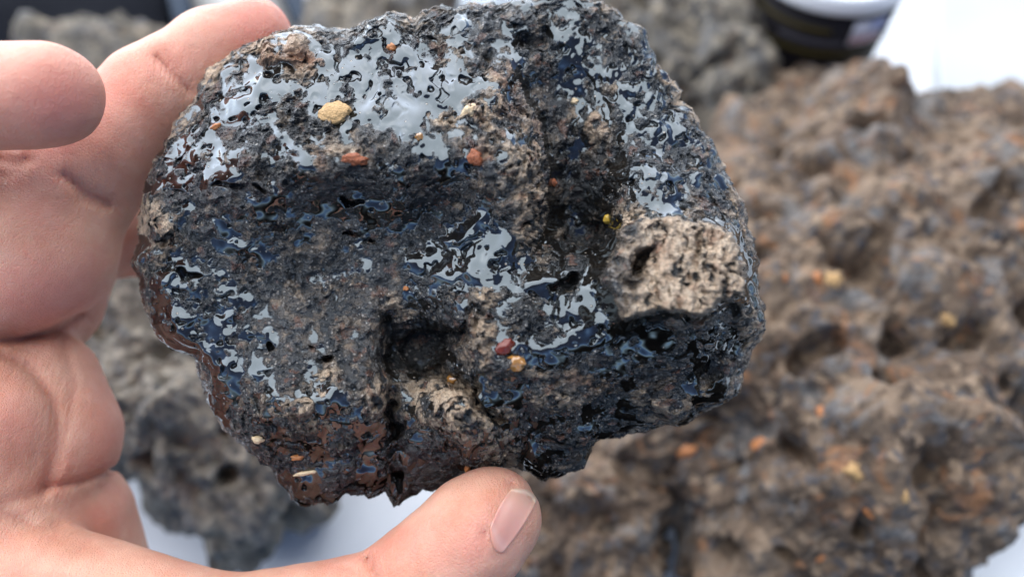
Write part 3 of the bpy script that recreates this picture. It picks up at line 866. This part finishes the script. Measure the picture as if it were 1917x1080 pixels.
# ------------------------------------------------------------------ background stones on the cloth
def table_stone(name, mat, poly, centre, hmid, top, N, label, seed, lump=1.0, group=None, dents=()):
    """stone lying on the cloth: widest section at height hmid follows the outline, domed above, flattened below"""
    r, th = disc_grid(N)
    rad = outline_radius(poly, *centre)(th)
    s = 0.35 * r + 0.65 * np.sin(r * math.pi / 2)
    s = s / s.max()
    Pm = ray_plane(centre[0] + s * rad * np.cos(th), centre[1] + s * rad * np.sin(th), hmid)
    Pc = ray_plane(np.array(float(centre[0])), np.array(float(centre[1])), hmid)
    dome = np.clip(1 - s ** 2.6, 0, 1) ** 0.55
    def surf(P, up):
        q = P * np.array([1, 1, 1.0])
        a = 2.4 * np.abs(perlin(q / 0.062 + seed, seed)) + 1.3 * np.abs(perlin(q / 0.030 + seed, seed + 2)) - 0.9
        rid = 1 - 2 * np.abs(perlin(q / 0.024 + seed, seed + 3))
        b = fbm(q / 0.016 + seed, 4, gain=.6, seed=seed + 5)
        f1, f2, ci = worley(q / 0.0135 + seed, seed)
        h1, h2, hi_ = worley(q / 0.006 + seed, seed + 1)
        pit = sstep(0.28, 0.55, perlin(q / 0.014 + 5 + seed, seed + 8))
        return lump * (0.011 * a + 0.0035 * rid + 0.0048 * b + 0.0050 * (0.6 - f1) + 0.0020 * (0.6 - h1) - 0.012 * pit)
    def side(sign, hh):
        base = Pm.copy()
        base[:, 2] = hmid + sign * dome * hh
        q = base.copy()
        outw = base - Pc
        nrm = outw.copy(); nrm[:, 2] = 0
        ln = np.linalg.norm(nrm, axis=1)[:, None] + 1e-9
        nrm = nrm / ln * (s ** 3)[:, None]
        nrm[:, 2] = sign * (1 - s ** 6)
        nrm /= np.linalg.norm(nrm, axis=1)[:, None] + 1e-9
        d = surf(q, sign)
        out = base + nrm * d[:, None]
        return out
    Vt = side(1, top); Vb = side(-1, hmid)
    Vb[:, 2] = np.maximum(Vb[:, 2], 0.0008)
    for (dx, dy, dr, dd) in dents:
        c0 = ray_plane(np.array(float(dx)), np.array(float(dy)), hmid + 0.6 * top)
        Vt[:, 2] -= dd * np.exp(-((Vt[:, 0] - c0[0]) ** 2 + (Vt[:, 1] - c0[1]) ** 2) / dr ** 2)
    Vt[:, 2] = np.maximum(Vt[:, 2], 0.0008)
    rim = (r > 1 - 1e-6)
    Vb[rim] = Vt[rim]
    # weld: bottom grid shares the rim of the top grid
    remap = np.arange(len(Vb)) + len(Vt)
    remap[rim] = np.where(rim)[0]
    keep = np.where(~rim)[0]
    remap[keep] = len(Vt) + np.arange(len(keep))
    V = np.concatenate([Vt, Vb[keep]])
    base = np.array([Pc[0], Pc[1], 0.0])
    o = make_mesh(name, V - base, [grid_quads(N, True), remap[grid_quads(N)]], mat)
    o.location = base
    tag(o, label, 'rock', group)
    return o

G = 'dry rocks lying on the white cloth'
big = table_stone('dry_rock', M_brown, [(1325,285),(1375,242),(1435,200),(1490,155),(1560,165),(1650,222),(1740,228),(1800,208),(1860,212),(1950,232),(2030,380),(2050,600),(1950,760),(1880,850),
   (1835,910),(1815,980),(1820,1040),(1800,1110),(1700,1180),(1500,1220),(1370,1150),(1325,1060),(1310,960),(1250,900),(1150,880),(1110,760),(1230,600),(1280,420)],
   (1610, 650), 0.03, 0.060, 300, 'large dry brown rock filling the right side, dotted with orange', 3, .92, G, dents=[(1665, 115, 0.022, 0.016)])
low = table_stone('dry_rock', M_brown, [(900,1180),(905,1050),(915,930),(940,850),(1000,815),(1120,790),(1210,850),(1280,940),(1236,1000),(1215,1080),(1200,1190),(1060,1260)],
   (1080, 1040), 0.022, 0.026, 150, 'smaller brown rock at the bottom, just right of the thumb tip', 8, .9, G)
mid = table_stone('dry_rock', M_slate, [(1090,-60),(1180,-90),(1330,-70),(1400,20),(1432,90),(1440,190),(1405,240),(1340,262),(1270,220),(1180,120),(1110,40)],
   (1280, 90), 0.03, 0.045, 170, 'tan and black rock behind the held rock, left of the jar', 15, 1.0, G)
lef = table_stone('dry_rock', M_olive, [(120,560),(180,440),(320,400),(480,480),(600,640),(620,790),(605,890),(575,950),(505,985),(440,1015),(385,1005),(380,950),(330,925),(262,905),(170,850),(110,740)],
   (380, 740), 0.028, 0.040, 240, 'grey dry rock beside the palm, lower left, partly behind the held rock', 22, 1.0, G)
tl = table_stone('dry_rock', M_slate, [(55,95),(130,58),(210,75),(265,48),(320,90),(350,170),(300,240),(200,260),(100,220)],
   (210, 165), 0.022, 0.022, 120, 'dark grey rock in the top left corner behind the fingers', 31, .8, G)
tm = table_stone('dry_rock', M_slate, [(580,20),(620,-20),(700,-30),(780,10),(860,60),(820,160),(700,190),(600,130)],
   (710, 70), 0.02, 0.022, 110, 'small brown rock peeking over the top edge of the held rock', 37, .7, G)

def stone_spots(st, mat, spots, name):
    bv = bvh_of(st)
    for k, (px, py, rr) in enumerate(spots):
        h, nn = ray_hit(bv, px, py)
        if h is None: continue
        dep = (h - Vector(CAM)).dot(Vector(FW))
        q = rr * dep / F
        chip(name, mat, st, h + nn * q * -0.12, nn, q, q * (0.7 + 0.3 * random.random()), q * 0.5, random.random() * 180, k + 3, rough=.75)
stone_spots(big, M_orange, [(1285,845,19),(1420,830,15),(1535,770,12),(1625,960,12),(1530,520,11),(1470,520,8),(1535,1045,9)], 'orange_grain')
stone_spots(big, M_gold, [(1600,885,20),(1695,930,12),(1560,525,16),(1775,600,14)], 'tan_grain')

# ------------------------------------------------------------------ cloth
def cloth():
    m, nt, b = new_mat('white_cloth')
    t = NT(nt)
    n = t.noise(30, 4)
    t.link(t.mix(n, (0.60, 0.63, 0.66), (0.67, 0.70, 0.73)), b.inputs['Base Color'])
    b.inputs['Roughness'].default_value = 0.85
    b.inputs['Specular IOR Level'].default_value = 0.15
    wv = t.node('ShaderNodeTexWave'); wv.inputs['Scale'].default_value = 700
    t.link(t.coords(), wv.inputs['Vector'])
    wv2 = t.node('ShaderNodeTexWave', bands_direction='Y'); wv2.inputs['Scale'].default_value = 700
    t.link(t.coords(), wv2.inputs['Vector'])
    t.link(t.bump(t.math('ADD', wv.outputs['Fac'], wv2.outputs['Fac']), 0.3, 0.0004), b.inputs['Normal'])
    nx, ny = 220, 160
    x = np.linspace(-0.75, 0.75, nx + 1); y = np.linspace(0.035, 1.05, ny + 1)
    X, Y = np.meshgrid(x, y)
    q = np.stack([X.ravel(), Y.ravel(), X.ravel() * 0], 1)
    z = -0.0012 + 0.0012 * perlin(q / 0.09, 3) + 0.0035 * np.clip(fbm(q / np.array([.3, .12, 1]), 2, seed=9), 0, 1)
    z = z * sstep(0.30, 0.5, Y.ravel()) + np.minimum(0.0003 * perlin(q / .03, 6), 0) - 0.0002
    i = np.arange(ny * (nx + 1)).reshape(ny, nx + 1)[:, :nx].ravel()
    f = np.stack([i, i + 1, i + nx + 2, i + nx + 1], 1)
    # hem hanging down at the near edge
    V = np.c_[X.ravel(), Y.ravel(), z]
    hem = V[:nx + 1].copy(); hem[:, 2] = -0.22 ; hem[:, 1] += 0.004 * np.sin(hem[:, 0] * 40)
    n0 = len(V); V = np.concatenate([V, hem])
    k = np.arange(nx)
    f2 = np.stack([n0 + k, n0 + k + 1, k + 1, k], 1)
    o = make_mesh('tablecloth', V, [f, f2], m)
    tag(o, 'white woven cloth spread flat under all the rocks', 'tablecloth')
cloth()

# ------------------------------------------------------------------ jar with white lid, top right
def lathe(name, prof, mat, parent, seg=72, smooth=True):
    V, Fc = [], []
    for (r, z) in prof:
        for k in range(seg):
            a = 2 * math.pi * k / seg
            V.append((r * math.cos(a), r * math.sin(a), z))
    for j in range(len(prof) - 1):
        for k in range(seg):
            k2 = (k + 1) % seg
            Fc.append((j * seg + k, j * seg + k2, (j + 1) * seg + k2, (j + 1) * seg + k))
    o = make_mesh(name, V, [np.array(Fc)], mat, smooth=smooth, parent=parent)
    return o
def empty(name, loc):
    o = bpy.data.objects.new(name, None); COL.objects.link(o); o.location = loc; o.empty_display_size = 0.02
    return o
def band(name, r0, z0, z1, a0, a1, mat, parent, taper=0.0, n=24, th=0.0005):
    V, Fc = [], []
    for k in range(n + 1):
        a = R(a0 + (a1 - a0) * k / n)
        for (z, rr) in ((z0, r0 + taper * z0), (z1, r0 + taper * z1)):
            V.append((rr * math.cos(a), rr * math.sin(a), z)); V.append(((rr - th) * math.cos(a), (rr - th) * math.sin(a), z))
    for k in range(n):
        b = k * 4
        Fc += [(b, b + 4, b + 6, b + 2), (b + 1, b + 3, b + 7, b + 5), (b + 2, b + 6, b + 7, b + 3), (b, b + 1, b + 5, b + 4)]
    Fc += [(0, 2, 3, 1), (n * 4, n * 4 + 1, n * 4 + 3, n * 4 + 2)]
    return make_mesh(name, V, [np.array(Fc)], mat, parent=parent)
M_white = simple_mat('white_plastic', (0.80, 0.82, 0.83), 0.35, 0.5, 0.03, 40)
M_black = simple_mat('black_label_print', (0.008, 0.007, 0.009), 0.6, 0.12, 0.3, 60)
M_olivegold = simple_mat('olive_gold_print', (0.055, 0.042, 0.008), 0.5, 0.2, 0.3, 120)
M_greyprint = simple_mat('grey_print', (0.045, 0.043, 0.052), 0.6, 0.1, 0.5, 700)
M_pale = simple_mat('pale_print', (0.50, 0.50, 0.56), 0.5, 0.4, 0.1, 300)
M_blue = simple_mat('blue_print', (0.20, 0.24, 0.45), 0.5, 0.4, 0.1, 300)
M_red = simple_mat('red_print', (0.50, 0.28, 0.30), 0.5, 0.4, 0.1, 300)
LID_Z = 0.085
lc = ray_plane(np.array(1566.0), np.array(-84.0), LID_Z)
jar = empty('jar', (lc[0], lc[1], 0.0))
tag(jar, 'white lidded tub with a black label standing behind the large brown rock', 'jar')
RJ = 0.0365
lathe('body', [(0.001, 0.0006), (RJ * .86, 0.0006), (RJ * .90, 0.003), (RJ * .97, LID_Z - 0.0085), (RJ * .97, LID_Z - 0.004)], M_white, jar)
band('label', RJ * .905 + 0.0008, 0.006, LID_Z - 0.0088, 0, 360, M_black, jar, taper=RJ * .07 / (LID_Z - .015))
tp = RJ * .07 / (LID_Z - .015)
band('gold_stripe', RJ * .905 + 0.0012, 0.053, 0.0555, 170, 340, M_olivegold, jar, taper=tp)
band('gold_stripe', RJ * .905 + 0.0012, 0.066, 0.0685, 180, 262, M_olivegold, jar, taper=tp)
band('grey_lettering', RJ * .905 + 0.0012, 0.0575, 0.062, 225, 285, M_greyprint, jar, taper=tp)
band('grey_lettering', RJ * .905 + 0.0012, 0.0645, 0.0655, 195, 240, M_greyprint, jar, taper=tp)
st = band('flag_sticker', RJ * .905 + 0.0014, 0.0600, 0.0730, 277, 305, M_pale, jar, taper=tp)
band('blue_field', RJ * .905 + 0.0018, 0.0665, 0.0720, 291, 303, M_blue, st, taper=tp)
band('red_stripe', RJ * .905 + 0.0018, 0.0615, 0.0635, 279, 302, M_red, st, taper=tp)
lathe('lid', [(RJ * .99, LID_Z - 0.0080), (RJ * 1.03, LID_Z - 0.0080), (RJ * 1.04, LID_Z - 0.0070), (RJ * 1.03, LID_Z - 0.002), (RJ * 1.01, LID_Z), (RJ * .97, LID_Z + 0.0006), (RJ * .93, LID_Z + 0.0004),
              (RJ * .90, LID_Z - 0.001), (RJ * .5, LID_Z - 0.001), (0.0008, LID_Z - 0.001)], M_white, jar)
# cream ring print on the lid
M_creamp = simple_mat('cream_print', (0.74, 0.70, 0.58), 0.4, 0.5, 0.05, 80)
lathe('lid_ring', [(RJ * .86, LID_Z - 0.0007), (RJ * .82, LID_Z - 0.0005), (RJ * .78, LID_Z - 0.0007)], M_creamp, bpy.data.objects['lid'])

# ------------------------------------------------------------------ grey sheet painted as cloth shade at the right, grey tray, clear box, black bag
def slab(name, quad, z0, th, mat, parent=None, n=24, wave=0.0, seed=0):
    """thin sheet over a 4-corner table area given as world xy"""
    A, B, C, D = [np.array(c, float) for c in quad]
    V = []
    for j in range(n + 1):
        for i in range(n + 1):
            s, t = i / n, j / n
            p = (A * (1 - s) + B * s) * (1 - t) + (D * (1 - s) + C * s) * t
            V.append(p)
    V = np.array(V)
    q = np.c_[V, V[:, 0] * 0]
    zz = z0 + wave * (0.6 + perlin(q / 0.07 + seed, seed)) if wave else np.full(len(V), z0)
    m = len(V)
    allv = np.concatenate([np.c_[V, zz + th], np.c_[V, zz]])
    qd = grid_quads(n)
    ring = [i for i in range(n + 1)] + [(n + 1) * k + n for k in range(1, n + 1)] + [(n + 1) * n + n - k for k in range(1, n + 1)] + [(n + 1) * (n - k) for k in range(1, n)]
    side = np.array([[ring[k] + m, ring[(k + 1) % len(ring)] + m, ring[(k + 1) % len(ring)], ring[k]] for k in range(len(ring))])
    base = allv.mean(0); base[2] = z0
    o = make_mesh(name, allv - base, [qd, qd[:, ::-1] + m, side], mat, parent=parent)
    o.location = base
    return o
g = lambda px, py, z=0.0: tuple(ray_plane(np.array(float(px)), np.array(float(py)), z)[:2])
M_sheet = simple_mat('pale_grey_sheet', (0.40, 0.43, 0.45), 0.55, 0.3, 0.04, 60)  # greyer than the cloth: its shaded part beside the jar is painted in
sh = slab('cloth_shade_sheet', [g(1755, 330), g(2150, 420), g(2150, -160), g(1735, -160)], 0.004, 0.0006, M_sheet, wave=0.004, seed=5)
tag(sh, 'added pale grey sheet painting the shaded white cloth in the top right corner', 'painted shade')

M_tray = simple_mat('slate_grey_plastic', (0.030, 0.045, 0.068), 0.6, 0.15, 0.1, 60)
M_trayin = simple_mat('pale_grey_lining', (0.42, 0.42, 0.40), 0.5, 0.4, 0.08, 60)
def box_bar(name, a, b, wdt, hgt, z0, mat, parent, base):
    a = np.array(a); b = np.array(b)
    d = (b - a) / np.linalg.norm(b - a); nn = np.array([-d[1], d[0]]) * wdt / 2
    pts = [a - nn, b - nn, b + nn, a + nn]
    bv = 0.0012
    V = [(*p, z0) for p in pts] + [(*p, z0 + hgt - bv) for p in pts]
    sh_ = [a - nn * (1 - bv / (wdt / 2)) + d * bv, b - nn * (1 - bv / (wdt / 2)) - d * bv, b + nn * (1 - bv / (wdt / 2)) - d * bv, a + nn * (1 - bv / (wdt / 2)) + d * bv]
    V += [(*p, z0 + hgt) for p in sh_]
    Fc = [(0, 3, 2, 1), (8, 9, 10, 11)]
    for l in (0, 4):
        for k in range(4):
            Fc.append((l + k, l + (k + 1) % 4, l + 4 + (k + 1) % 4, l + 4 + k))
    return make_mesh(name, np.array(V) - base, [np.array(Fc)], mat, smooth=False, parent=parent)
tb = np.array([*g(430, -40), 0.0])
tray = empty('tray', tb)
tag(tray, 'slate grey tray with pale lining behind the fingertip at the top', 'tray')
p1, p2, p3, p4 = g(350, 60, .02), g(588, 80, .02), g(478, -170, .02), g(290, -170, .02)
for a, b in ((p1, p2), (p2, p3), (p3, p4), (p4, p1)):
    box_bar('tray_wall', a, b, 0.011, 0.021, 0.001, M_tray, tray, tb)
fl = slab('tray_floor', [p1, p2, p3, p4], 0.002, 0.0015, M_trayin, n=2)
fl.parent = tray; fl.location = Vector(fl.location) - Vector(tb)

mg, ntg, bg_ = new_mat('clear_plastic')
bg_.inputs['Base Color'].default_value = (0.85, 0.92, 0.97, 1)
bg_.inputs['Roughness'].default_value = 0.18
bg_.inputs['Transmission Weight'].default_value = 0.55
bg_.inputs['IOR'].default_value = 1.45
bb = np.array([*g(830, -80), 0.0])
bx = empty('plastic_box', bb)
tag(bx, 'clear plastic box edge at the top, above the held rock', 'box')
c1, c2, c3, c4 = g(690, 10, .03), g(960, 40, .03), g(980, -190, .03), g(700, -190, .03)
for a, b in ((c1, c2), (c2, c3), (c3, c4), (c4, c1)):
    box_bar('box_side', a, b, 0.003, 0.03, 0.001, mg, bx, bb)
ldp = slab('box_lid', [c1, c2, c3, c4], 0.0315, 0.002, mg, n=4); ldp.parent = bx; ldp.location = Vector(ldp.location) - Vector(bb)

M_bag = simple_mat('black_fabric', (0.006, 0.007, 0.010), 0.9, 0.04, 0.3, 90, 0.5, 500)
bag = slab('black_cloth', [g(-200, 190), g(330, 170), g(318, -200), g(-260, -200)], 0.002, 0.002, M_bag, wave=0.006, seed=8)
tag(bag, 'black fabric lying under the dark rock in the top left corner', 'fabric')
